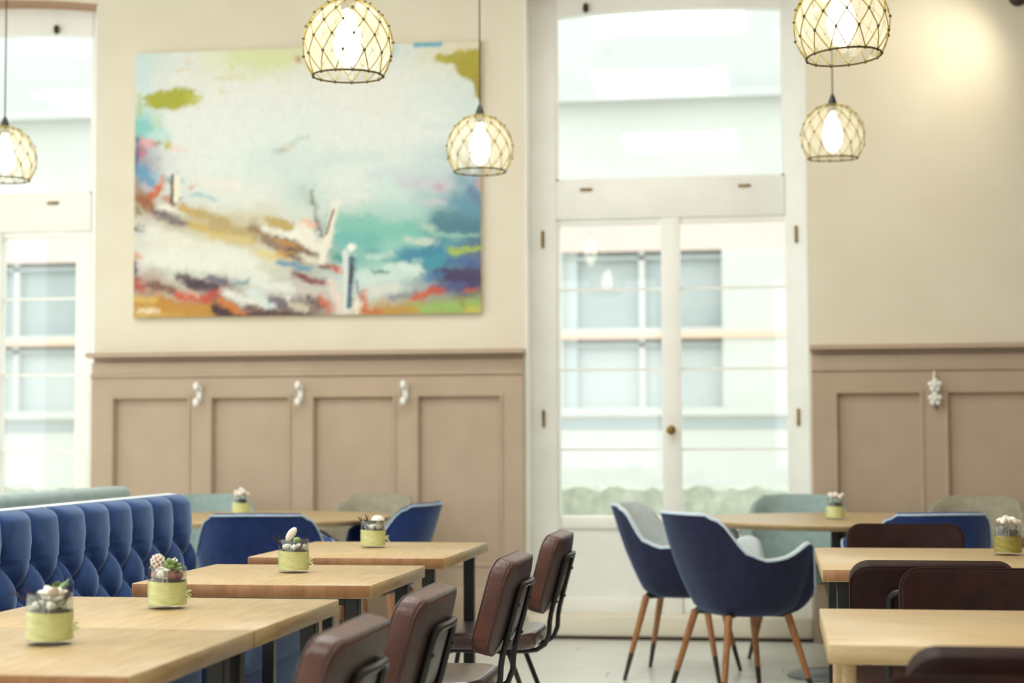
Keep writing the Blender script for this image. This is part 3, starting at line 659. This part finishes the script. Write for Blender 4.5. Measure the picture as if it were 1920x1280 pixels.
# ------------------------------------------------------------------ brown leather chairs
def leather_chair(name, edge=M_leather2, body=M_leather):
    t = thing(name, 'x', 'chair')
    tl = math.radians(15)
    def bmap(u, v, th_):
        y = -th_+.55*u*u; z = v
        return (u, -.215+y*math.cos(tl)-z*math.sin(tl), .675+z*math.cos(tl)+y*math.sin(tl))
    w_, h_, r_, T, er = .43, .265, .055, .054, .013
    pb = pad(w_, h_, r_, T, er, dome=.006, n=7)
    bk = pb.map(lambda a, b_, c: bmap(a, b_, c)).build('backrest', body, t, angle=80)
    for o_ in (bk,):
        o_.data.materials.append(edge)
    npt = 4*8; S = 6; nr = 4
    for poly in bk.data.polygons:       # the gusset strip around the pad
        ring = min(poly.vertices)//npt
        if nr+2 <= ring <= nr+2*S-2 and len(poly.vertices) == 4: poly.material_index = 1
    for c_ in (er*.35, T-er*.35):
        MB().tube([bmap(x, y, c_) for x, y in rrect(w_-er*.5, h_-er*.5, r_-er*.25, 7)], .0028, 6, closed=True).build('piping', body, bk)
    se = pad(.42, .41, .075, .055, .02, dome=.008, n=7).map(lambda a, b_, c: (a, b_+.015, .42+c)).build('seat', M_seat if body is M_leather else body, t, angle=80)
    MB().tube([(x, y+.015, .468) for x, y in rrect(.408, .398, .07, 7)], .003, 6, closed=True).build('piping', body, se)
    def bk_pt(x, v, off=.012):
        p = bmap(x, v, T); return (p[0], p[1]-off*math.cos(tl), p[2])
    arcp = lambda c, r, a0, a1, n, x: [(x, c[0]+r*math.cos(a0+(a1-a0)*i/n), c[1]+r*math.sin(a0+(a1-a0)*i/n)) for i in range(n+1)]
    X = .115; pts = []
    def side(s):
        a = bk_pt(s*X, -.15, .012); yb = a[1]
        low = [(s*X, .12, .408), (s*X, yb+.085, .408), (s*X, yb+.045, .413), (s*X, yb+.016, .432), (s*X, yb+.002, .468), (s*X, yb, a[2]-.012)]
        return low+[bk_pt(s*X, v) for v in (-.13, -.06, .02, .048)]
    A = side(-1); B = side(1)
    topc = [bk_pt(-X+.012, .062), bk_pt(-X+.035, .068), bk_pt(0, .068), bk_pt(X-.035, .068), bk_pt(X-.012, .062)]
    fr = MB().tube(A+topc+B[::-1], .0085, 8).build('back_frame', M_black, t)
    for s in (-1, 1):
        for v in (-.09, .01):
            q = bk_pt(s*X, v, .02); MB().blob(q, .006, .006, .006, 8, 5).build('bolt', M_black, fr)
    for sx in (-1, 1):
        MB().tube([(sx*.15, -.06, .41), (sx*.152, -.10, .40), (sx*.185, -.25, .003)], .0088, 8).build('leg', M_black, t)
        MB().tube([(sx*.15, .10, .41), (sx*.152, .125, .40), (sx*.185, .20, .003)], .0088, 8).build('leg', M_black, t)
    MB().tube([(-.152, -.085, .408), (.152, -.085, .408)], .008, 8).build('seat_rail', M_black, t)
    MB().tube([(-.152, .11, .408), (.152, .11, .408)], .008, 8).build('seat_rail', M_black, t)
    return t
lc = leather_chair('leather_chair'); used = [False]
lc2 = leather_chair('leather_chair', M_leather3, M_leather3); used2 = [False]
def put(proto, flag, x, y, rz, label, group):
    o = proto if not flag[0] else copy_tree(proto); flag[0] = True
    o.location = (x, y, 0); o.rotation_euler = (0, 0, math.radians(rz)); o['label'] = label; o['group'] = group
    return o
GL = 'brown leather chairs along the left tables'
put(lc, used, -1.0, 3.02, 90, 'brown leather chair nearest the camera on the left row, cut by the bottom edge', GL)
put(lc, used, -1.005, 3.735, 90, 'brown leather chair second from the camera on the left row, back frame loop in view', GL)
put(lc, used, -.985, 4.84, 90, 'brown leather chair third from the camera, before the panelling corner', GL)
put(lc, used, -1.0, 5.99, 90, 'brown leather chair farthest back, seen edge on before the white window panel', GL)
GR = 'dark leather chairs at the right tables'
put(lc2, used2, .47, 6.42, 180, 'dark leather chair facing the camera behind the far right oak table', GR)
put(lc2, used2, .40, 4.93, 0, 'dark leather chair seen from behind, pushed up to the far right oak table', GR)
put(lc2, used2, .51, 4.20, 180, 'dark leather chair facing the camera across the nearest right table', GR)
put(lc2, used2, .41, 3.03, 0, 'dark leather chair pushed up to the nearest right table, lower right corner', GR)
put(lc2, used2, .335, 2.2, 180, 'dark leather chair at the very bottom right, only its top in view', GR)

# ------------------------------------------------------------------ upholstered armchairs
def lerp_tab(tab, x):
    for (a, va), (b_, vb) in zip(tab, tab[1:]):
        if x <= b_:
            k = (x-a)/(b_-a); k = k*k*(3-2*k); return va+(vb-va)*k
    return tab[-1][1]
def armchair(outer, inner, rim):
    t = thing('armchair', 'x', 'armchair'); n = 72; zb = .375
    TAB = [(0, .815), (39, .812), (48, .79), (74, .645), (85, .622), (124, .688), (133, .68), (147, .50), (158, .458), (180, .45)]
    def hgt(a): return lerp_tab(TAB, abs(math.degrees(a)))
    def plan(a, k, z):
        e = 2/2.7; sx, cx_ = math.sin(a), math.cos(a)
        x = .295*math.copysign(abs(sx)**e, sx); y = -.275*math.copysign(abs(cx_)**e, cx_)
        wgt = max(0, cx_)**1.2
        lean = .22*max(0, z-.47)*wgt
        return (x*k*(1-.14*max(0, (z-.62)/.2)*wgt), y*k-lean, z)
    A = [-PI+2*PI*j/n for j in range(n)]
    rows = [(.03, 0), (.35, .0), (.5, .012), (.62, .045), (.70, .10), (.77, .19), (.83, .32), (.89, .5), (.94, .7), (.975, .88), (.99, .96)]
    rings = [[plan(a, k, zb+(hgt(a)-zb)*zf) for a in A] for k, zf in rows]
    rings.append([plan(a, 1.0, hgt(a)-.008) for a in A])
    MB().rings(rings, True, False).build('outer_shell', outer, t, angle=180)
    inn = [[plan(a, 1.0, hgt(a)-.008) for a in A], [plan(a, .985, hgt(a)+.003) for a in A], [plan(a, .95, hgt(a)+.006) for a in A], [plan(a, .915, hgt(a)-.004) for a in A]]
    zi = .44
    for k, zf in ((.885, .85), (.855, .6), (.82, .38), (.77, .16), (.66, .02), (.4, .0), (.05, .0)):
        inn.append([plan(a, k, zi+(max(hgt(a)-.006, zi)-zi)*zf) for a in A])
    MB().rings(inn, False, True).build('inner_lining', inner, t, angle=180)
    MB().tube([plan(a, 1.0, hgt(a)-.004) for a in A], .0045, 6, closed=True).build('rim_piping', rim, t)
    pad(.40, .40, .13, .06, .025, dome=.008, n=7).map(lambda a, b_, c: (a, b_+.01, .43+c)).build('seat_cushion', inner, t, angle=80)
    for sx in (-1, 1):
        for sy in (-1, 1):
            a = Vector((sx*.15, sy*.14-.01, .385)); b_ = Vector((sx*.245, sy*.225-.01, 0)); c = a.lerp(b_, .68)
            lg = MB().tube([a, c], [.017, .0125], 10).build('leg', M_legwood, t)
            MB().tube([c, b_], [.0125, .009], 10).build('ferrule', M_dark, lg)
    MB().tube([(-.15, -.15, .385), (.15, .13, .385)], .014, 8).build('under_brace', M_black, t)
    MB().tube([(.15, -.15, .385), (-.15, .13, .385)], .014, 8).build('under_brace', M_black, t)
    return t
GA = 'armchairs around the round tables'
protos = {}; M_rim = mat('lit_rim_blue', srgb(186, 206, 220), .8, srgb(176, 196, 212), 30, sheen=.3)  # light caught on the chair rims, put into the piping colour
def put_arm(key, outer, inner, x, y, rz, label):
    if key not in protos: o = protos[key] = armchair(outer, inner, M_rim if key in 'nr' else inner)
    else: o = copy_tree(protos[key])
    o.location = (x, y, 0); o.rotation_euler = (0, 0, math.radians(rz)); o['label'] = label; o['group'] = GA
put_arm('n', M_navy, M_pale, -.15, 7.52, -60, 'navy armchair with tapered wooden legs in the middle foreground of the right round table')
put_arm('n', M_navy, M_pale, -.44, 8.35, -100, 'navy armchair with pale inside, left of the right round table')
put_arm('t', M_teal, M_teal, .10, 9.22, 178, 'grey teal chair behind the right round table, before the tall window')
put_arm('b', M_beige, M_beige, .93, 9.05, 156, 'grey beige chair at the right, against the brown panelling')
put_arm('r', M_royal, M_royal, .58, 7.62, 18, 'royal blue armchair behind the dark leather chairs on the right')
put_arm('r', M_royal, M_royal, -2.2, 7.35, 8, 'royal blue armchair turned to the left round table, its back to the camera')
put_arm('r', M_royal, M_royal, -1.97, 8.35, 82, 'royal blue armchair right of the left round table, seen from its side')
put_arm('b', M_beige, M_beige, -2.27, 9.2, 160, 'grey beige armchair behind the left round table, right of its jar')
put_arm('t', M_teal, M_teal, -3.1, 9.2, 195, 'grey teal armchair behind the blue bench end, left of the small jar')

# ------------------------------------------------------------------ jars
def jar(x, y, z, kind, label, band=None, rz=0):
    t = thing('decorated_jar', label, 'jar', (x, y, z), rz, 'glass jars with green ribbon on the tables')
    R, Hh = .0425, .093
    MB().lathe([(.012, .0), (R-.006, 0), (R, .005), (R, Hh-.003), (R-.001, Hh), (R-.0035, Hh-.001), (R-.0035, .012), (.012, .010)], 40).build('glass_jar', M_jar, t)
    mb = MB(); n = 40; rings = []
    for k in range(9):
        zz_ = .010+.051*k/8; rings.append([((R+.0012+.0008*math.sin(k*2.1+j*.5))*math.cos(2*PI*j/n), (R+.0012+.0008*math.sin(k*2.1+j*.5))*math.sin(2*PI*j/n), zz_+.0015*math.sin(j*.31)) for j in range(n)])
    bd = MB().rings(rings, False, False).build('ribbon_band', band or M_band, t)
    bow = MB()
    for s, dz in ((1, .010), (1, -.006)):
        bow.tube([(R+.002, 0, .034), (R+.008, .003*s, .036+dz*.6), (R+.013, .002, .034+dz*.6), (R+.007, -.003, .031+dz*.6), (R+.002, 0, .033)], .0016, 6)
    bow.tube([(R+.002, -.002, .032), (R+.010, -.006, .026), (R+.020, -.009, .021)], [.0015, .0018, .0014], 6); bow.build('ribbon_bow', band or M_band, bd)
    MB().lathe([(.002, .012), (R-.005, .012), (R-.005, .06), (R-.012, .064), (.004, .066)], 24).build('potting_bark', M_soil, t)
    rnd = random.Random(int(x*1000+y*77))
    def twig(a, l, lean, m_=M_twig, r=.0018):
        p0 = Vector((.015*math.cos(a), .015*math.sin(a), .06)); d = Vector((math.cos(a)*lean, math.sin(a)*lean, 1)).normalized()
        mb = MB().tube([p0, p0+d*l*.5+Vector((rnd.uniform(-.004, .004), rnd.uniform(-.004, .004), 0)), p0+d*l], [r, r*.9, r*.5], 6)
        s = p0+d*l*.6; mb.tube([s, s+Vector((d.x*.6+rnd.uniform(-.4, .4), d.y, .8)).normalized()*l*.35], [r*.7, r*.3], 5); mb.build('twig', m_, t)
    def petal(c, s, rot, m_=M_petal, flat=.35): MB().blob(c, s, s*.7, s*flat, 10, 6, rot).build('petal', m_, t)
    rm = lambda a, b_, c: (Matrix.Rotation(c, 3, 'Z') @ Matrix.Rotation(b_, 3, 'Y') @ Matrix.Rotation(a, 3, 'X'))
    if kind == 'flowers':
        for k in range(13):
            a = rnd.uniform(0, 6.28); r = rnd.uniform(.004, .033)
            petal((r*math.cos(a)+.006, r*math.sin(a), rnd.uniform(.082, .102)), rnd.uniform(.012, .02), rm(rnd.uniform(-.6, .6), rnd.uniform(-.6, .6), a))
        for a, l, le in ((3.3, .075, 1.6), (3.0, .06, 1.0), (4.2, .05, .6), (.3, .062, .5), (-.3, .055, .9)): twig(a, l, le)
        for k in range(6):
            a = rnd.uniform(-1.2, 1.2); petal((.03*math.cos(a), .03*math.sin(a), .105+rnd.uniform(0, .012)), .008, rm(0, -.8, a), M_leaf, .25)
        for k in range(5):
            a = 1.3*k; MB().blob((.026*math.cos(a), .026*math.sin(a), .072), .010, .008, .008, 8, 5).build('pebble', M_petal, t)
    elif kind == 'succulent':
        c = Vector((-.02, -.008, .105))
        mb = MB()
        for k in range(34):
            zz_ = 1-2*(k+.5)/34; ph = k*2.4; rr = math.sqrt(1-zz_*zz_); d = Vector((rr*math.cos(ph), rr*math.sin(ph), zz_)); mb.blob(c+d*.014, .0042, .0042, .0042, 6, 4)
        MB().blob(c, .014, .014, .015, 10, 6).build('cone_core', M_pink, t); mb.build('cone_scales', M_petal, t, kind='stuff')
        for k in range(16):
            a = k*2.4; r = .003+.0011*k; petal((.010+r*math.cos(a), -.004+r*math.sin(a), .104-.0012*k), .013, rm(0, -.9+.05*k, a), M_leaf if k % 3 else M_petal, .3)
        for k in range(7):
            a = .9*k; MB().blob((.027*math.cos(a), .027*math.sin(a), .074+.003*(k % 2)), .011, .010, .010, 8, 5, None, .08).build('pebble', M_petal if k % 2 else M_pink, t)
        for a, l, le in ((3.4, .05, .8), (2.6, .045, .5)): twig(a, l, le)
    elif kind == 'shell':
        MB().blob((-.006, -.006, .108), .024, .008, .012, 14, 8, rm(0, -.95, 0)).build('oval_shell', M_petal, t)
        MB().blob((.012, -.01, .092), .012, .010, .009, 10, 6).build('shell', M_leaf, t)
        for a, l, le in ((3.5, .062, 1.1), (3.1, .058, .8), (-.4, .05, .6), (2.4, .05, .4)): twig(a, l, le, r=.0028)
        for k in range(5):
            a = 1.26*k; MB().blob((.025*math.cos(a), .025*math.sin(a), .072), .010, .009, .009, 8, 5).build('pebble', M_petal, t)
    elif kind == 'cap':
        MB().lathe([(.002, .112), (.014, .110), (.022, .102), (.024, .095), (.018, .093), (.004, .094)], 20, (.018, -.004, 0)).build('mushroom_cap', M_petal, t)
        MB().tube([(.018, -.004, .064), (.018, -.004, .095)], .006, 8).build('mushroom_stem', M_petal, t)
        for a, l, le in ((3.4, .06, .8), (3.0, .056, .25), (3.8, .045, .5)): twig(a, l, le, r=.003)
        for k in range(4): MB().blob((.022*math.cos(1.57*k), .022*math.sin(1.57*k), .072), .010, .009, .009, 8, 5).build('pebble', M_petal, t)
    else:
        for k in range(9):
            a = 2.4*k; r = .006+.0035*k; petal((r*math.cos(a), r*math.sin(a), .100+.018*math.exp(-k*.3)+rnd.uniform(-.006, .012)), .016, rm(rnd.uniform(-.8, .8), rnd.uniform(-.8, .8), a), M_petal, .6)
        for a, l, le in ((.4, .055, .5), (2.0, .05, .3), (3.5, .045, .6)): twig(a, l, le)
        for k in range(5):
            a = 1.26*k; MB().blob((.025*math.cos(a), .025*math.sin(a), .072), .010, .009, .009, 8, 5).build('pebble', M_soil, t)
TZ = .75
jar(-1.343, 3.092, TZ, 'flowers', 'ribboned glass jar of petals and twigs nearest the left corner')
jar(-1.361, 3.775, TZ, 'succulent', 'ribboned glass jar with a pale green succulent and a speckled cone')
jar(-1.363, 4.82, TZ, 'shell', 'ribboned glass jar with a white oval shell and dark forked twigs')
jar(-1.396, 5.945, TZ, 'cap', 'ribboned glass jar with a white mushroom cap on the far left table')
jar(-2.72, 8.62, .742, 'blossom', 'blurred jar of white blossom on the left round table')
jar(.268, 8.33, .742, 'blossom', 'jar of white blossom on the right round table by the window')
jar(.727, 5.757, TZ, 'blossom', 'glass jar with a shade-darkened green ribbon on the far right oak table', M_band_shade)

pendant(-1.388, 5.543, 2.427, 'big net pendant lamp hanging before the painting, cut by the top edge', (.02, 0))
pendant(.217, 5.464, 2.414, 'big net pendant lamp at the top right, tilted, nearest the yellow wall', (.0, -.06))
pendant(-1.305, 7.65, 2.426, 'small far net pendant lamp at the right edge of the painting')
pendant(.28, 8.284, 2.543, 'small far net pendant lamp hanging below the big right one', (0, -.05))
pendant(-3.625, 7.765, 2.466, 'small net pendant lamp at the left edge of the picture')
